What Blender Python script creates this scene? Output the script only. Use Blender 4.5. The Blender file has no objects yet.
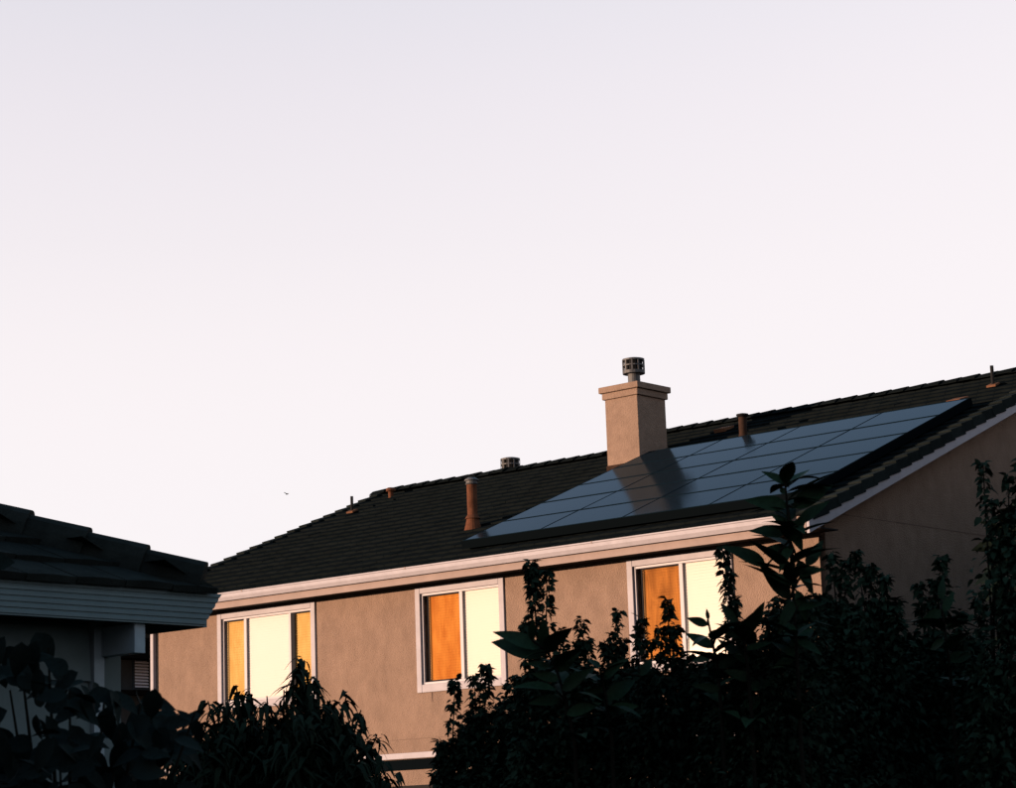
import bpy, math, random
import numpy as np
from mathutils import Vector, Matrix

random.seed(7); RNG = np.random.default_rng(7)
scene = bpy.context.scene
COL = scene.collection

# ------------------------------------------------------------------ camera
CAM_Z = 1.65
RIGHT = Vector((0.75509, 0.654734, -0.034079)); UP = Vector((0.14915, -0.12093, 0.981392)); FWD = Vector((-0.63843, 0.746122, 0.188967))
FPX, CX, CY = 2288.42, 508.0, 394.0
cam_d = bpy.data.cameras.new("camera"); cam = bpy.data.objects.new("camera", cam_d); COL.objects.link(cam)
M = Matrix((RIGHT, UP, -FWD)).transposed().to_4x4(); M.translation = Vector((0, 0, CAM_Z)); cam.matrix_world = M
cam_d.sensor_width = 36; cam_d.lens = 36 * FPX / 1016; cam_d.clip_start = 0.1; cam_d.clip_end = 3000
cam_d.dof.use_dof = True; cam_d.dof.focus_distance = 24; cam_d.dof.aperture_fstop = 22
scene.camera = cam
scene.render.resolution_x, scene.render.resolution_y = 1024, 794

def pick(px, py, dist):
    """point along the ray of a photo pixel, at a horizontal distance from the camera"""
    d = FWD + RIGHT * ((px - CX) / FPX) - UP * ((py - CY) / FPX)
    return Vector((0, 0, CAM_Z)) + d * (dist / math.hypot(d.x, d.y))

# ------------------------------------------------------------------ light
SUN_AZ, SUN_EL = math.radians(36), math.radians(3.2)       # from the normal of the long wall towards -X
to_sun = Vector((-math.sin(SUN_AZ) * math.cos(SUN_EL), -math.cos(SUN_AZ) * math.cos(SUN_EL), math.sin(SUN_EL)))
sun_d = bpy.data.lights.new("sun", 'SUN'); sun_d.energy = 2.2; sun_d.angle = math.radians(0.6); sun_d.color = (1.0, 0.67, 0.45)
sun = bpy.data.objects.new("sun", sun_d); COL.objects.link(sun); sun.location = to_sun * 60
sun.rotation_euler = to_sun.to_track_quat('Z', 'Y').to_euler()

world = bpy.data.worlds.new("World"); scene.world = world; world.use_nodes = True
wn, wl = world.node_tree.nodes, world.node_tree.links; wn.clear()
sky = wn.new('ShaderNodeTexSky'); sky.sky_type = 'NISHITA'; sky.sun_disc = False
sky.sun_elevation = SUN_EL; sky.sun_rotation = math.atan2(to_sun.x, to_sun.y) % (2 * math.pi)
sky.air_density = 1.0; sky.dust_density = 1.0; sky.ozone_density = 1.0; sky.altitude = 50
SKY_SAT, SKY_STRENGTH = 0.42, 0.15
hs = wn.new('ShaderNodeHueSaturation'); hs.inputs['Saturation'].default_value = SKY_SAT
bg = wn.new('ShaderNodeBackground'); bg.inputs['Strength'].default_value = SKY_STRENGTH
wo = wn.new('ShaderNodeOutputWorld')
tn = wn.new('ShaderNodeMix'); tn.data_type = 'RGBA'; tn.blend_type = 'MULTIPLY'; tn.inputs[0].default_value = 1; tn.inputs[7].default_value = (1.12, .955, 1.0, 1)
# pale haze low down, clearer and bluer sky overhead
wtc = wn.new('ShaderNodeTexCoord'); wsx = wn.new('ShaderNodeSeparateXYZ'); wl.new(wtc.outputs['Generated'], wsx.inputs[0])
for (a, b, sock) in ((SKY_SAT, 1.5, hs.inputs['Saturation']), (1, 0, tn.inputs[0])):
    mr = wn.new('ShaderNodeMapRange'); mr.interpolation_type = 'SMOOTHSTEP'; mr.inputs[1].default_value = .3; mr.inputs[2].default_value = .75; mr.inputs[3].default_value = a; mr.inputs[4].default_value = b
    wl.new(wsx.outputs['Z'], mr.inputs[0]); wl.new(mr.outputs[0], sock)
wl.new(sky.outputs[0], hs.inputs['Color']); wl.new(hs.outputs[0], tn.inputs[6])
sp = wn.new('ShaderNodeSeparateColor'); cb = wn.new('ShaderNodeCombineColor'); wl.new(tn.outputs[2], sp.inputs[0])
for i, cap in enumerate((1.255, 1.19, 1.22)):       # the haze near the horizon saturates softly
    mn = wn.new('ShaderNodeMath'); mn.operation = 'SMOOTH_MIN'; mn.inputs[1].default_value = cap; mn.inputs[2].default_value = .45
    wl.new(sp.outputs[i], mn.inputs[0]); wl.new(mn.outputs[0], cb.inputs[i])
wl.new(cb.outputs[0], bg.inputs['Color']); wl.new(bg.outputs[0], wo.inputs['Surface'])

vs = scene.view_settings; vs.view_transform = 'Standard'; vs.look = 'None'; vs.gamma = 1; vs.exposure = 2.35
try: vs.use_curve_mapping = False
except Exception: pass
scene.render.engine = 'CYCLES'

# ------------------------------------------------------------------ helpers
def tag(o, label=None, cat=None, group=None, kind=None):
    if label: o["label"] = label
    if cat: o["category"] = cat
    if group: o["group"] = group
    if kind: o["kind"] = kind
    return o

def empty(name, loc=(0, 0, 0), parent=None):
    o = bpy.data.objects.new(name, None); COL.objects.link(o); o.location = loc; o.empty_display_size = .3
    if parent: o.parent = parent
    return o

class MB:
    def __init__(s): s.v = []; s.f = []
    def face(s, pts):
        n = len(s.v); s.v += [tuple(p) for p in pts]; s.f.append(tuple(range(n, n + len(pts))))
    def box(s, x0, x1, y0, y1, z0, z1):
        s.hexa([(x0, y0, z0), (x1, y0, z0), (x1, y1, z0), (x0, y1, z0), (x0, y0, z1), (x1, y0, z1), (x1, y1, z1), (x0, y1, z1)]); return s
    def hexa(s, p):
        n = len(s.v); s.v += [tuple(q) for q in p]
        s.f += [tuple(n + i for i in q) for q in ((0, 3, 2, 1), (4, 5, 6, 7), (0, 1, 5, 4), (1, 2, 6, 5), (2, 3, 7, 6), (3, 0, 4, 7))]; return s
    def prism(s, prof, a, b):
        """profile points (list of Vector offsets) swept from a to b"""
        n = len(s.v); k = len(prof)
        s.v += [tuple(Vector(a) + Vector(q)) for q in prof] + [tuple(Vector(b) + Vector(q)) for q in prof]
        for i in range(k): j = (i + 1) % k; s.f.append((n + i, n + j, n + k + j, n + k + i))
        s.f.append(tuple(range(n + k - 1, n - 1, -1))); s.f.append(tuple(range(n + k, n + 2 * k))); return s
    def lathe(s, prof, c=(0, 0, 0), seg=20, caps=True):
        n = len(s.v); k = len(prof)
        for (r, z) in prof:
            for i in range(seg):
                a = 2 * math.pi * i / seg; s.v.append((c[0] + r * math.cos(a), c[1] + r * math.sin(a), c[2] + z))
        for q in range(k - 1):
            for i in range(seg):
                j = (i + 1) % seg; s.f.append((n + q * seg + i, n + q * seg + j, n + (q + 1) * seg + j, n + (q + 1) * seg + i))
        if caps:
            s.f.append(tuple(n + i for i in range(seg - 1, -1, -1))); s.f.append(tuple(n + (k - 1) * seg + i for i in range(seg)))
        return s
    def tube(s, pts, radii, seg=6):
        n = len(s.v); k = len(pts); pts = [Vector(p) for p in pts]
        for i, p in enumerate(pts):
            t = (pts[min(i + 1, k - 1)] - pts[max(i - 1, 0)]).normalized()
            a = t.orthogonal().normalized(); b = t.cross(a)
            for j in range(seg):
                an = 2 * math.pi * j / seg; s.v.append(tuple(p + (a * math.cos(an) + b * math.sin(an)) * radii[i]))
        for i in range(k - 1):
            for j in range(seg):
                l = (j + 1) % seg; s.f.append((n + i * seg + j, n + i * seg + l, n + (i + 1) * seg + l, n + (i + 1) * seg + j))
        s.f.append(tuple(n + j for j in range(seg - 1, -1, -1))); s.f.append(tuple(n + (k - 1) * seg + j for j in range(seg)))
        return s
    def mesh(s, name, mat, smooth=False):
        me = bpy.data.meshes.new(name); me.from_pydata(s.v, [], s.f); me.materials.append(mat)
        if smooth: me.shade_smooth()
        me.update(); return me
    def build(s, name, mat, parent=None, smooth=False, bevel=0):
        o = bpy.data.objects.new(name, s.mesh(name, mat, smooth)); COL.objects.link(o)
        if parent: set_parent(o, parent)
        if bevel:
            b = o.modifiers.new("b", 'BEVEL'); b.width = bevel; b.segments = 2; b.limit_method = 'ANGLE'
        return o

def world_loc(o):
    l = Vector(o.location); p = o.parent
    while p: l = l + Vector(p.location); p = p.parent
    return l
def set_parent(o, parent):
    """keep coordinates given in world space (parents are never rotated)"""
    o.parent = parent; o.location = Vector(o.location) - world_loc(parent)

def link_mesh(name, me, parent, mat4):
    o = bpy.data.objects.new(name, me); COL.objects.link(o)
    o.parent = parent
    m = mat4.copy(); m.translation = m.translation - world_loc(parent); o.matrix_basis = m
    return o

# ------------------------------------------------------------------ materials
def principled(name, col, rough=.6, spec=.5, metal=0):
    m = bpy.data.materials.new(name); m.use_nodes = True
    b = m.node_tree.nodes['Principled BSDF']
    b.inputs['Base Color'].default_value = (*col, 1); b.inputs['Roughness'].default_value = rough
    b.inputs['Specular IOR Level'].default_value = spec; b.inputs['Metallic'].default_value = metal
    return m
def mottle(m, col, amount=.25, scale=3, bump=.0, bscale=120, stretch=(1, 1, 1), tint=None, rand=0, dist=.01):
    """large soft colour variation + fine grain bump"""
    nt = m.node_tree; N, L = nt.nodes, nt.links; b = N['Principled BSDF']
    tc = N.new('ShaderNodeTexCoord'); mp = N.new('ShaderNodeMapping'); mp.inputs['Scale'].default_value = stretch
    L.new(tc.outputs['Object'], mp.inputs[0])
    n1 = N.new('ShaderNodeTexNoise'); n1.inputs['Scale'].default_value = scale; n1.inputs['Detail'].default_value = 6; n1.inputs['Roughness'].default_value = .65
    L.new(mp.outputs[0], n1.inputs['Vector'])
    r = N.new('ShaderNodeValToRGB'); r.color_ramp.elements[0].position = .3; r.color_ramp.elements[1].position = .72
    lo = tint or tuple(c * (1 - amount) for c in col); hi = tuple(min(1, c * (1 + amount * .6)) for c in col)
    r.color_ramp.elements[0].color = (*lo, 1); r.color_ramp.elements[1].color = (*hi, 1)
    L.new(n1.outputs[0], r.inputs[0]); out = r.outputs[0]
    if rand:
        oi = N.new('ShaderNodeObjectInfo'); h = N.new('ShaderNodeHueSaturation')
        mr = N.new('ShaderNodeMapRange'); mr.inputs[3].default_value = 1 - rand; mr.inputs[4].default_value = 1 + rand
        L.new(oi.outputs['Random'], mr.inputs[0]); L.new(mr.outputs[0], h.inputs['Value']); L.new(out, h.inputs['Color']); out = h.outputs[0]
    L.new(out, b.inputs['Base Color'])
    if bump:
        n2 = N.new('ShaderNodeTexNoise'); n2.inputs['Scale'].default_value = bscale; n2.inputs['Detail'].default_value = 4
        L.new(tc.outputs['Object'], n2.inputs['Vector'])
        bp = N.new('ShaderNodeBump'); bp.inputs['Strength'].default_value = bump; bp.inputs['Distance'].default_value = dist
        L.new(n2.outputs[0], bp.inputs['Height']); L.new(bp.outputs[0], b.inputs['Normal'])
    return m

STUCCO = mottle(principled("stucco", (.165, .122, .1), .95, .03), (.168, .117, .092), .17, 5, 1.0, 55, (1, 1, .6), dist=.02)
TRIM = mottle(principled("trim_paint", (.25, .24, .27), .6, .1), (.255, .24, .27), .12, 5)
TRIM_TAN = mottle(principled("fascia_paint", (.19, .16, .14), .7, .08), (.2, .155, .145), .12, 4)
VINYL = principled("pale_vinyl", (.26, .245, .275), .45, .15)
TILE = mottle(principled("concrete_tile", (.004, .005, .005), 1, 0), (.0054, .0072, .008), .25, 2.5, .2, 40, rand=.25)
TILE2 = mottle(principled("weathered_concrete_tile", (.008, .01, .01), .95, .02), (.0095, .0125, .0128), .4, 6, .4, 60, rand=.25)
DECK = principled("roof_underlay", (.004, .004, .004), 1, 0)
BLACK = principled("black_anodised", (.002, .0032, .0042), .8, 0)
RUST = mottle(principled("rusty_flue_paint", (.08, .035, .02), .85, .04), (.08, .032, .018), .45, 9, .2, 50)
GALV = mottle(principled("galvanised_steel", (.07, .07, .07), .5, .15), (.06, .06, .064), .4, 8)
RUST_D = mottle(principled("dark_weathered_steel", (.02, .012, .009), .85, .04), (.026, .015, .011), .4, 9)
DARKM = principled("dark_metal", (.008, .008, .009), .7, .05)
LEAD = mottle(principled("flashing", (.1, .05, .03), .85, .04), (.1, .046, .026), .35, 12)
CHIM = mottle(principled("chimney_stucco", (.165, .115, .09), .95, .03), (.165, .115, .09), .2, 5, .8, 40, dist=.02)
BLIND = principled("pale_blind_slats", (.52, .465, .43), .85, .03); BLIND_W = principled("white_roller_blind", (.5, .455, .44), .85, .03)
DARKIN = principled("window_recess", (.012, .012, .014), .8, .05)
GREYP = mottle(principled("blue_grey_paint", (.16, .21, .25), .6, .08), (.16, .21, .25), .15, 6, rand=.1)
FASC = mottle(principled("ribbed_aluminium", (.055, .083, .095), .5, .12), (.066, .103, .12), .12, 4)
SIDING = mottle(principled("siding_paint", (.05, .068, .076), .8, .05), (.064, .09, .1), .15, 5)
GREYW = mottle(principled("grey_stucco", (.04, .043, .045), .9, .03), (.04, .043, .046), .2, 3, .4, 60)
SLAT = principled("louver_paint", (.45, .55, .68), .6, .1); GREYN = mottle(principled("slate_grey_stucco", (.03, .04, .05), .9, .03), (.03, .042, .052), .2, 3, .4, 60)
GRASS = mottle(principled("lawn", (.014, .018, .008), .95, .03), (.015, .019, .009), .5, .6, .3, 30)
BARK = mottle(principled("bark", (.006, .006, .005), .9, .03), (.006, .006, .005), .4, 20, .6, 60)

STAIN = principled("water_stain", (.05, .035, .03), .95, .03); JOINT = mottle(principled("joint_sealant", (.12, .085, .07), .95, .03), (.12, .085, .07), .3, 6)
PANEL = bpy.data.materials.new("solar_glass"); PANEL.use_nodes = True
def mk_panel(m):      # dark cells under blue anti-reflective glass
    N, L = m.node_tree.nodes, m.node_tree.links; N.clear()
    d = N.new('ShaderNodeBsdfDiffuse'); d.inputs[0].default_value = (.004, .007, .01, 1)
    g = N.new('ShaderNodeBsdfGlossy'); g.inputs['Color'].default_value = (.48, .68, .9, 1); g.inputs['Roughness'].default_value = .12
    fr = N.new('ShaderNodeFresnel'); fr.inputs[0].default_value = 1.058
    mx = N.new('ShaderNodeMixShader'); o = N.new('ShaderNodeOutputMaterial')
    tc = N.new('ShaderNodeTexCoord'); nz = N.new('ShaderNodeTexNoise'); nz.inputs['Scale'].default_value = 1.1; nz.inputs['Detail'].default_value = 5
    mr = N.new('ShaderNodeMapRange'); mr.inputs[3].default_value = .1; mr.inputs[4].default_value = .16
    L.new(tc.outputs['Object'], nz.inputs['Vector']); L.new(nz.outputs[0], mr.inputs[0]); L.new(mr.outputs[0], g.inputs['Roughness'])
    L.new(fr.outputs[0], mx.inputs[0]); L.new(d.outputs[0], mx.inputs[1]); L.new(g.outputs[0], mx.inputs[2]); L.new(mx.outputs[0], o.inputs[0])
mk_panel(PANEL)
GLASS = bpy.data.materials.new("window_glass"); GLASS.use_nodes = True
def mk_glass(m, tint, ior):
    N, L = m.node_tree.nodes, m.node_tree.links; N.clear()
    t = N.new('ShaderNodeBsdfTransparent'); t.inputs[0].default_value = (*tint, 1)
    g = N.new('ShaderNodeBsdfGlossy'); g.inputs['Roughness'].default_value = .03
    fr = N.new('ShaderNodeFresnel'); fr.inputs[0].default_value = ior
    mx = N.new('ShaderNodeMixShader'); o = N.new('ShaderNodeOutputMaterial')
    L.new(fr.outputs[0], mx.inputs[0]); L.new(t.outputs[0], mx.inputs[1]); L.new(g.outputs[0], mx.inputs[2]); L.new(mx.outputs[0], o.inputs[0])
mk_glass(GLASS, (.96, .97, .96), 1.3)
def mk_screen(name, lo, hi):
    m = bpy.data.materials.new(name); m.use_nodes = True
    N, L = m.node_tree.nodes, m.node_tree.links; N.clear()
    tc = N.new('ShaderNodeTexCoord')
    wv = N.new('ShaderNodeTexNoise'); wv.inputs['Scale'].default_value = 2.2; wv.inputs['Detail'].default_value = 2; wv.inputs['Distortion'].default_value = 1.5
    mp = N.new('ShaderNodeMapping'); mp.inputs['Scale'].default_value = (4.5, 1, .8); L.new(tc.outputs['Object'], mp.inputs[0]); L.new(mp.outputs[0], wv.inputs['Vector'])
    r = N.new('ShaderNodeValToRGB'); r.color_ramp.elements[0].position = .35; r.color_ramp.elements[1].position = .65
    r.color_ramp.elements[0].color = (*lo, 1); r.color_ramp.elements[1].color = (*hi, 1); L.new(wv.outputs[0], r.inputs[0])
    t = N.new('ShaderNodeBsdfTransparent'); L.new(r.outputs[0], t.inputs[0])
    d = N.new('ShaderNodeBsdfDiffuse'); d.inputs[0].default_value = (.05, .03, .015, 1)
    mx = N.new('ShaderNodeMixShader'); mx.inputs[0].default_value = .1
    o = N.new('ShaderNodeOutputMaterial'); L.new(t.outputs[0], mx.inputs[1]); L.new(d.outputs[0], mx.inputs[2]); L.new(mx.outputs[0], o.inputs[0])
    return m
SCREENS = [mk_screen("gold_insect_screen", (.93, .73, .42), (1, .86, .54)), mk_screen("bronze_insect_screen", (.8, .47, .21), (.95, .62, .29)), mk_screen("brown_insect_screen", (.6, .38, .2), (.86, .56, .28))]
def leaf_mat(name, col, rough=.45, spec=.35):
    return mottle(principled(name, col, rough, spec), col, .4, 7, rand=.25)
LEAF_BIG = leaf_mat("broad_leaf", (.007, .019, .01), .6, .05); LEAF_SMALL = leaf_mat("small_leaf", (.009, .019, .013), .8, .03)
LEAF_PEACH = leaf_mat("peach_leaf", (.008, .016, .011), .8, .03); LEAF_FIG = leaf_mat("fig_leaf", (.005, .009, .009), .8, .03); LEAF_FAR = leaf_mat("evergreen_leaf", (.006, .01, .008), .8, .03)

# ------------------------------------------------------------------ ground
g = MB(); g.face([(-900, -900, 0), (900, -900, 0), (900, 900, 0), (-900, 900, 0)])
tag(g.build("ground", GRASS), kind="structure")

# ------------------------------------------------------------------ two storey house
WY = 25.524; XL, XR = -29.96, -16.52; RKL, RKR = -30.2, -16.18
M_S = .39; EY, EZ = 24.94, 5.637; RYL, RYR = 31.42, 32.62; XSTEP = -24.7
rz = lambda y: EZ + M_S * (y - EY)
SL = math.atan(M_S); cS, sS = math.cos(SL), math.sin(SL)
house = tag(empty("two_storey_house", (-23, 30, 0)), "tan stucco two-storey house with chimney, gable roof and sunlit windows", "house")
BYR = 2 * RYR - EY - .58; BYL = 2 * RYL - EY - .58
WINS = [(-28.31, -26.01), (-23.83, -22.04), (-19.73, -17.92)]; WZ0, WZ1 = 3.80, 5.395; TR = .1

def wall_holes(mb, x0, x1, z0, z1, holes, y, t, depth):
    xs = sorted({x0, x1, *[h[0] for h in holes], *[h[1] for h in holes]}); zs = sorted({z0, z1, *[h[2] for h in holes], *[h[3] for h in holes]})
    inside = lambda x, z: any(h[0] < x < h[1] and h[2] < z < h[3] for h in holes)
    for i in range(len(xs) - 1):
        for j in range(len(zs) - 1):
            if not inside((xs[i] + xs[i + 1]) / 2, (zs[j] + zs[j + 1]) / 2):
                a, b, c, d = xs[i], xs[i + 1], zs[j], zs[j + 1]
                mb.face([(a, y, c), (b, y, c), (b, y, d), (a, y, d)]); mb.face([(a, y + t, c), (a, y + t, d), (b, y + t, d), (b, y + t, c)])
    for (a, b, c, d) in holes:
        mb.face([(a, y, c), (a, y, d), (a, y + t, d), (a, y + t, c)]); mb.face([(b, y, c), (b, y + t, c), (b, y + t, d), (b, y, d)])
        mb.face([(a, y, d), (b, y, d), (b, y + t, d), (a, y + t, d)]); mb.face([(a, y, c), (a, y + t, c), (b, y + t, c), (b, y, c)])

holes = [(a + TR, b - TR, WZ0 + .12, WZ1 - TR) for a, b in WINS]
w = MB(); wall_holes(w, XL, XR, 0, 5.6, holes, WY, .16, .16); w.build("wall", STUCCO, house)
# gable walls
def gable(x0, x1, ry, by, name):
    p = [(WY + .161, 0), (WY + .161, rz(WY + .161) - .12), (ry, rz(ry) - .12), (by, rz(2 * ry - by) - .12), (by, 0)]
    m = MB(); m.prism([(0, y, z) for y, z in p], (x0, 0, 0), (x1, 0, 0)); return m.build(name, STUCCO, house)
gw = MB()
gable(XR - .16, XR - .001, RYR, BYR, "gable_wall"); gable(XL + .001, XL + .16, RYL, BYL, "gable_wall")
m = MB(); m.box(XL, XSTEP, BYL + .002, BYL + .16, 0, 5.4); m.box(XSTEP + .002, XR, BYR + .002, BYR + .16, 0, 5.4); m.build("back_wall", STUCCO, house)
# horizontal joints in the stucco and the belt trim
m = MB(); m.box(XL + .02, XR - .02, WY - .004, WY + .01, 3.116, 3.125); m.build("stucco_joint", JOINT, house)
m = MB(); m.face([(-23.56, WY - .002, 3.79), (-23.535, WY - .002, 3.79), (-23.54, WY - .002, 3.64), (-23.552, WY - .002, 3.66)]); m.build("drip_stain", STAIN, house)
m = MB(); m.box(XR - .05, XR + .004, WY + .3, BYR - .3, 5.728, 5.736); m.build("stucco_joint", JOINT, house)
m = MB(); m.box(XL - .03, XR + .03, WY - .05, WY + .01, 2.83, 2.917); m.build("belt_trim", TRIM, house, bevel=.006)
# black strip painted in for the shade under the belt, dark panel below it
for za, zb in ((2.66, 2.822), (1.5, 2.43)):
    m = MB(); m.box(-25.6, -21.5, WY - .006, WY + .02, za, zb); m.build("belt_shade_strip" if za > 2 else "lower_dark_panel", BLACK if za > 2 else DARKM, house)

# windows: frame mesh > trim, sash, pane, blind, screen
def blind_mesh(x0, x1, z0, z1, y, ti=1):
    m = MB(); z = z0
    while z < z1:
        b_ = random.uniform(-.002, .002); m.face([(x0, y - .008 * ti, z), (x1, y - .008 * ti, z + b_), (x1, y + .005 * ti, z + .046 + b_), (x0, y + .005 * ti, z + .046)]); z += .04
    m.face([(x0, y + .03, z0), (x1, y + .03, z0), (x1, y + .03, z1), (x0, y + .03, z1)])
    return m
def build_window(a, b, splits, parent, screens, z0=WZ0, z1=WZ1):
    """splits: list of (kind, f0, f1) fractions of the inner opening"""
    ix0, ix1, iz0, iz1 = a + TR, b - TR, z0 + .12, z1 - TR; wdt = ix1 - ix0
    fr = MB(); y0, y1 = WY + .004, WY + .036; t = .034
    fr.box(ix0, ix0 + t, y0, y1, iz0, iz1); fr.box(ix1 - t * .6, ix1, y0, y1, iz0, iz1)
    fr.box(ix0 + t, ix1 - t * .6, y0 + .002, y1, iz1 - t, iz1); fr.box(ix0 + t, ix1 - t * .6, y0 + .002, y1, iz0, iz0 + t)
    win = fr.build("window", VINYL, parent, bevel=.004)
    tr = MB(); ty0, ty1 = WY - .03, WY + .006
    tr.box(a, a + TR, ty0, ty1, z0, z1); tr.box(b - TR, b, ty0, ty1, z0, z1)
    tr.box(a + TR, b - TR, ty0 + .002, ty1, z1 - TR, z1); tr.box(a + TR, b - TR, ty0 + .002, ty1, z0, z0 + .12)
    tr.build("trim", TRIM, win, bevel=.008)
    for kind, f0, f1 in splits:
        x0, x1 = ix0 + wdt * f0, ix0 + wdt * f1
        if kind == 'mull':
            m = MB(); m.box(x0, x1, y0 + .002, y1, iz0 + t, iz1 - t); m.build("mullion", VINYL, win, bevel=.003)
        elif kind == 'darkmull':
            m = MB(); m.box(x0, x0 + (x1 - x0) * .45, y0 + .002, y1, iz0 + t, iz1 - t); m.build("mullion", VINYL, win, bevel=.003)
            m = MB(); m.box(x0 + (x1 - x0) * .45 + .001, x1, y0 + .01, y1, iz0 + t, iz1 - t); m.build("sash_channel", DARKIN, win)
        else:
            za, zb = iz0 + t, iz1 - t; gy = y0 + .018
            if kind == 'screened':
                s = MB(); q = .022; sx0, sx1 = x0, x1
                s.box(x0, x0 + q, y0 + .010, y1 - .005, za, zb); s.box(x0 + q, x1 - .001, y0 + .012, y1 - .005, zb - q, zb); s.box(x0 + q, x1 - .001, y0 + .012, y1 - .005, za, za + q)
                s.build("sash", DARKIN, win, bevel=.003)
                s = MB(); s.face([(x0 + q, y0 + .016, za + q), (x1, y0 + .016, za + q), (x1, y0 + .016, zb - q), (x0 + q, y0 + .016, zb - q)]); s.build("insect_screen", SCREENS[screens], win)
                gy = y0 + .027
            p = MB(); p.face([(x0, gy, za), (x1, gy, za), (x1, gy, zb), (x0, gy, zb)]); p.build("pane", GLASS, win)
            blind_mesh(x0 - .002, x1 + .002, za - .02, zb + .02, WY + .05, 1.35 if kind == 'screened' else .75).build("blind", BLIND_W if screens == 0 and kind == "clear" else BLIND, win)
    return win
build_window(*WINS[0], [('screened', .035, .245), ('mull', .245, .275), ('clear', .275, .745), ('darkmull', .745, .80), ('screened', .80, .985)], house, 0)
for k in (1, 2):
    build_window(*WINS[k], [('screened', .075, .49), ('mull', .49, .53), ('clear', .53, .985)], house, k)
# window of the gable end, its edge just in the picture
gwn = MB(); gx = XR + .04
m = MB(); m.box(XR - .01, gx, 30.62, 30.72, 3.7, 5.1); m.box(XR - .01, gx, 31.9, 32.0, 3.7, 5.1); m.box(XR - .01, gx - .002, 30.72, 31.9, 5.0, 5.1); m.box(XR - .01, gx - .002, 30.72, 31.9, 3.7, 3.8)
gwin = m.build("window", TRIM, house, bevel=.006)
m = MB(); m.box(XR - .003, XR + .008, 30.72, 31.9, 3.8, 5.0); m.build("pane", PANEL, gwin)

# eaves
m = MB()   # fascia, and the sloping soffit boards
m.box(RKL + .06, -16.4, EY + .12, EY + .16, 5.406, 5.66); m.build("fascia", TRIM_TAN, house)
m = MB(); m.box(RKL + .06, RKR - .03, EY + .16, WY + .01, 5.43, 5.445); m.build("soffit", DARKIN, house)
m = MB(); prof = [(0, .115, 0), (0, 0, 0), (0, .004, -.05), (0, .03, -.09), (0, .045, -.125), (0, .115, -.125), (0, .11, -.12), (0, .05, -.118), (0, .012, -.05), (0, .012, -.006), (0, .115, -.006)]
m.prism([Vector(p) + Vector((0, EY, EZ)) for p in [(0, .117, .0), (0, .0, .006), (0, .0, -.012), (0, .012, -.02), (0, .014, -.07), (0, .045, -.125), (0, .117, -.125)]], (RKL + .03, 0, 0), (-16.62, 0, 0))
m.build("gutter", TRIM, house)
for xx in (-27.1, -23.5, -19.9):
    m = MB(); m.box(xx - .012, xx + .012, EY - .003, EY + .1, EZ - .02, EZ + .009); m.build("gutter_seam", TRIM_TAN, house)
m = MB(); m.box(XL + .02, XL + .1, WY - .075, WY - .005, .1, 5.4); m.build("downspout", TRIM, house, bevel=.012)
# rake boards
def rake(x0, x1, ry, name):
    m = MB(); e = .2
    for sgn in (0, 1):
        ya, yb = (EY - .12, ry) if sgn == 0 else (2 * ry - EY + .12, ry)
        za, zb = rz(EY - .12), rz(ry)
        m.prism([(0, 0, 0), (x1 - x0, 0, 0), (x1 - x0, 0, -.17), (0, 0, -.17)], (x0, ya, za - .075), (x0, yb + (-.001 if sgn == 0 else .001), zb - .075))
    return m.build(name, TRIM, house)
rake(RKR - .055, RKR - .014, RYR, "rake_board"); rake(RKL + .014, RKL + .055, RYL, "rake_board")
# roof deck
d = MB()
def slab(x0, x1, ry, off, th):
    d.prism([(0, EY + .13, rz(EY + .13) + off), (0, ry, rz(ry) + off), (0, 2 * ry - EY, rz(EY) + off), (0, 2 * ry - EY, rz(EY) + off - th), (0, ry, rz(ry) + off - th), (0, EY + .13, rz(EY + .13) + off - th)], (x0, 0, 0), (x1, 0, 0))
slab(RKL + .05, XSTEP, RYL, -.05, .05); slab(XSTEP + .001, RKR - .05, RYR, -.05, .05)
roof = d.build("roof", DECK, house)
# field tiles: courses of flat interlocking tiles, joined
EXP, TW, TT = .335, .302, .034
def tile_course_mesh():
    t = MB()
    def side(x0, x1, ry, back):
        n = int((ry - EY) / cS / EXP) + 1
        for r in range(n):
            s0 = r * EXP + .035; off = (r % 2) * TW * .5
            x = x0 - off
            while x < x1:
                xa, xb = max(x, x0) + .003, min(x + TW, x1) - .003; x += TW
                if xb - xa < .03: continue
                L_ = min(EXP + .07, (ry - EY) / cS - s0)
                if L_ < .05: continue
                j = random.uniform(-.004, .004); h0 = TT + .006 + j; h1 = .004 + j
                def P(xx, s, h):
                    yy = EY + s * cS - h * sS; zz = EZ + s * sS + h * cS - .03
                    if back: yy = 2 * ry - yy
                    return (xx, yy, zz)
                mid = (xa + xb) / 2; cr = .006
                top = [P(xa, s0, h0), P(mid, s0, h0 + cr), P(xb, s0, h0), P(xb, s0 + L_, h1), P(mid, s0 + L_, h1 + cr), P(xa, s0 + L_, h1)]
                bot = [P(xa, s0, h0 - TT), P(xb, s0, h0 - TT)]
                b0 = len(t.v); t.v += top + bot
                t.f += [(b0, b0 + 1, b0 + 4, b0 + 5), (b0 + 1, b0 + 2, b0 + 3, b0 + 4), (b0 + 6, b0 + 7, b0 + 2, b0 + 1, b0), (b0 + 6, b0, b0 + 5), (b0 + 7, b0 + 3, b0 + 2)]
    side(RKL + .06, XSTEP, RYL, False); side(XSTEP, RKR - .06, RYR, False); side(RKL + .06, XSTEP, RYL, True); side(XSTEP, RKR - .06, RYR, True)
    return t
rt = tile_course_mesh().build("roof_tiles", TILE, roof); rt["kind"] = "stuff"
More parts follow.
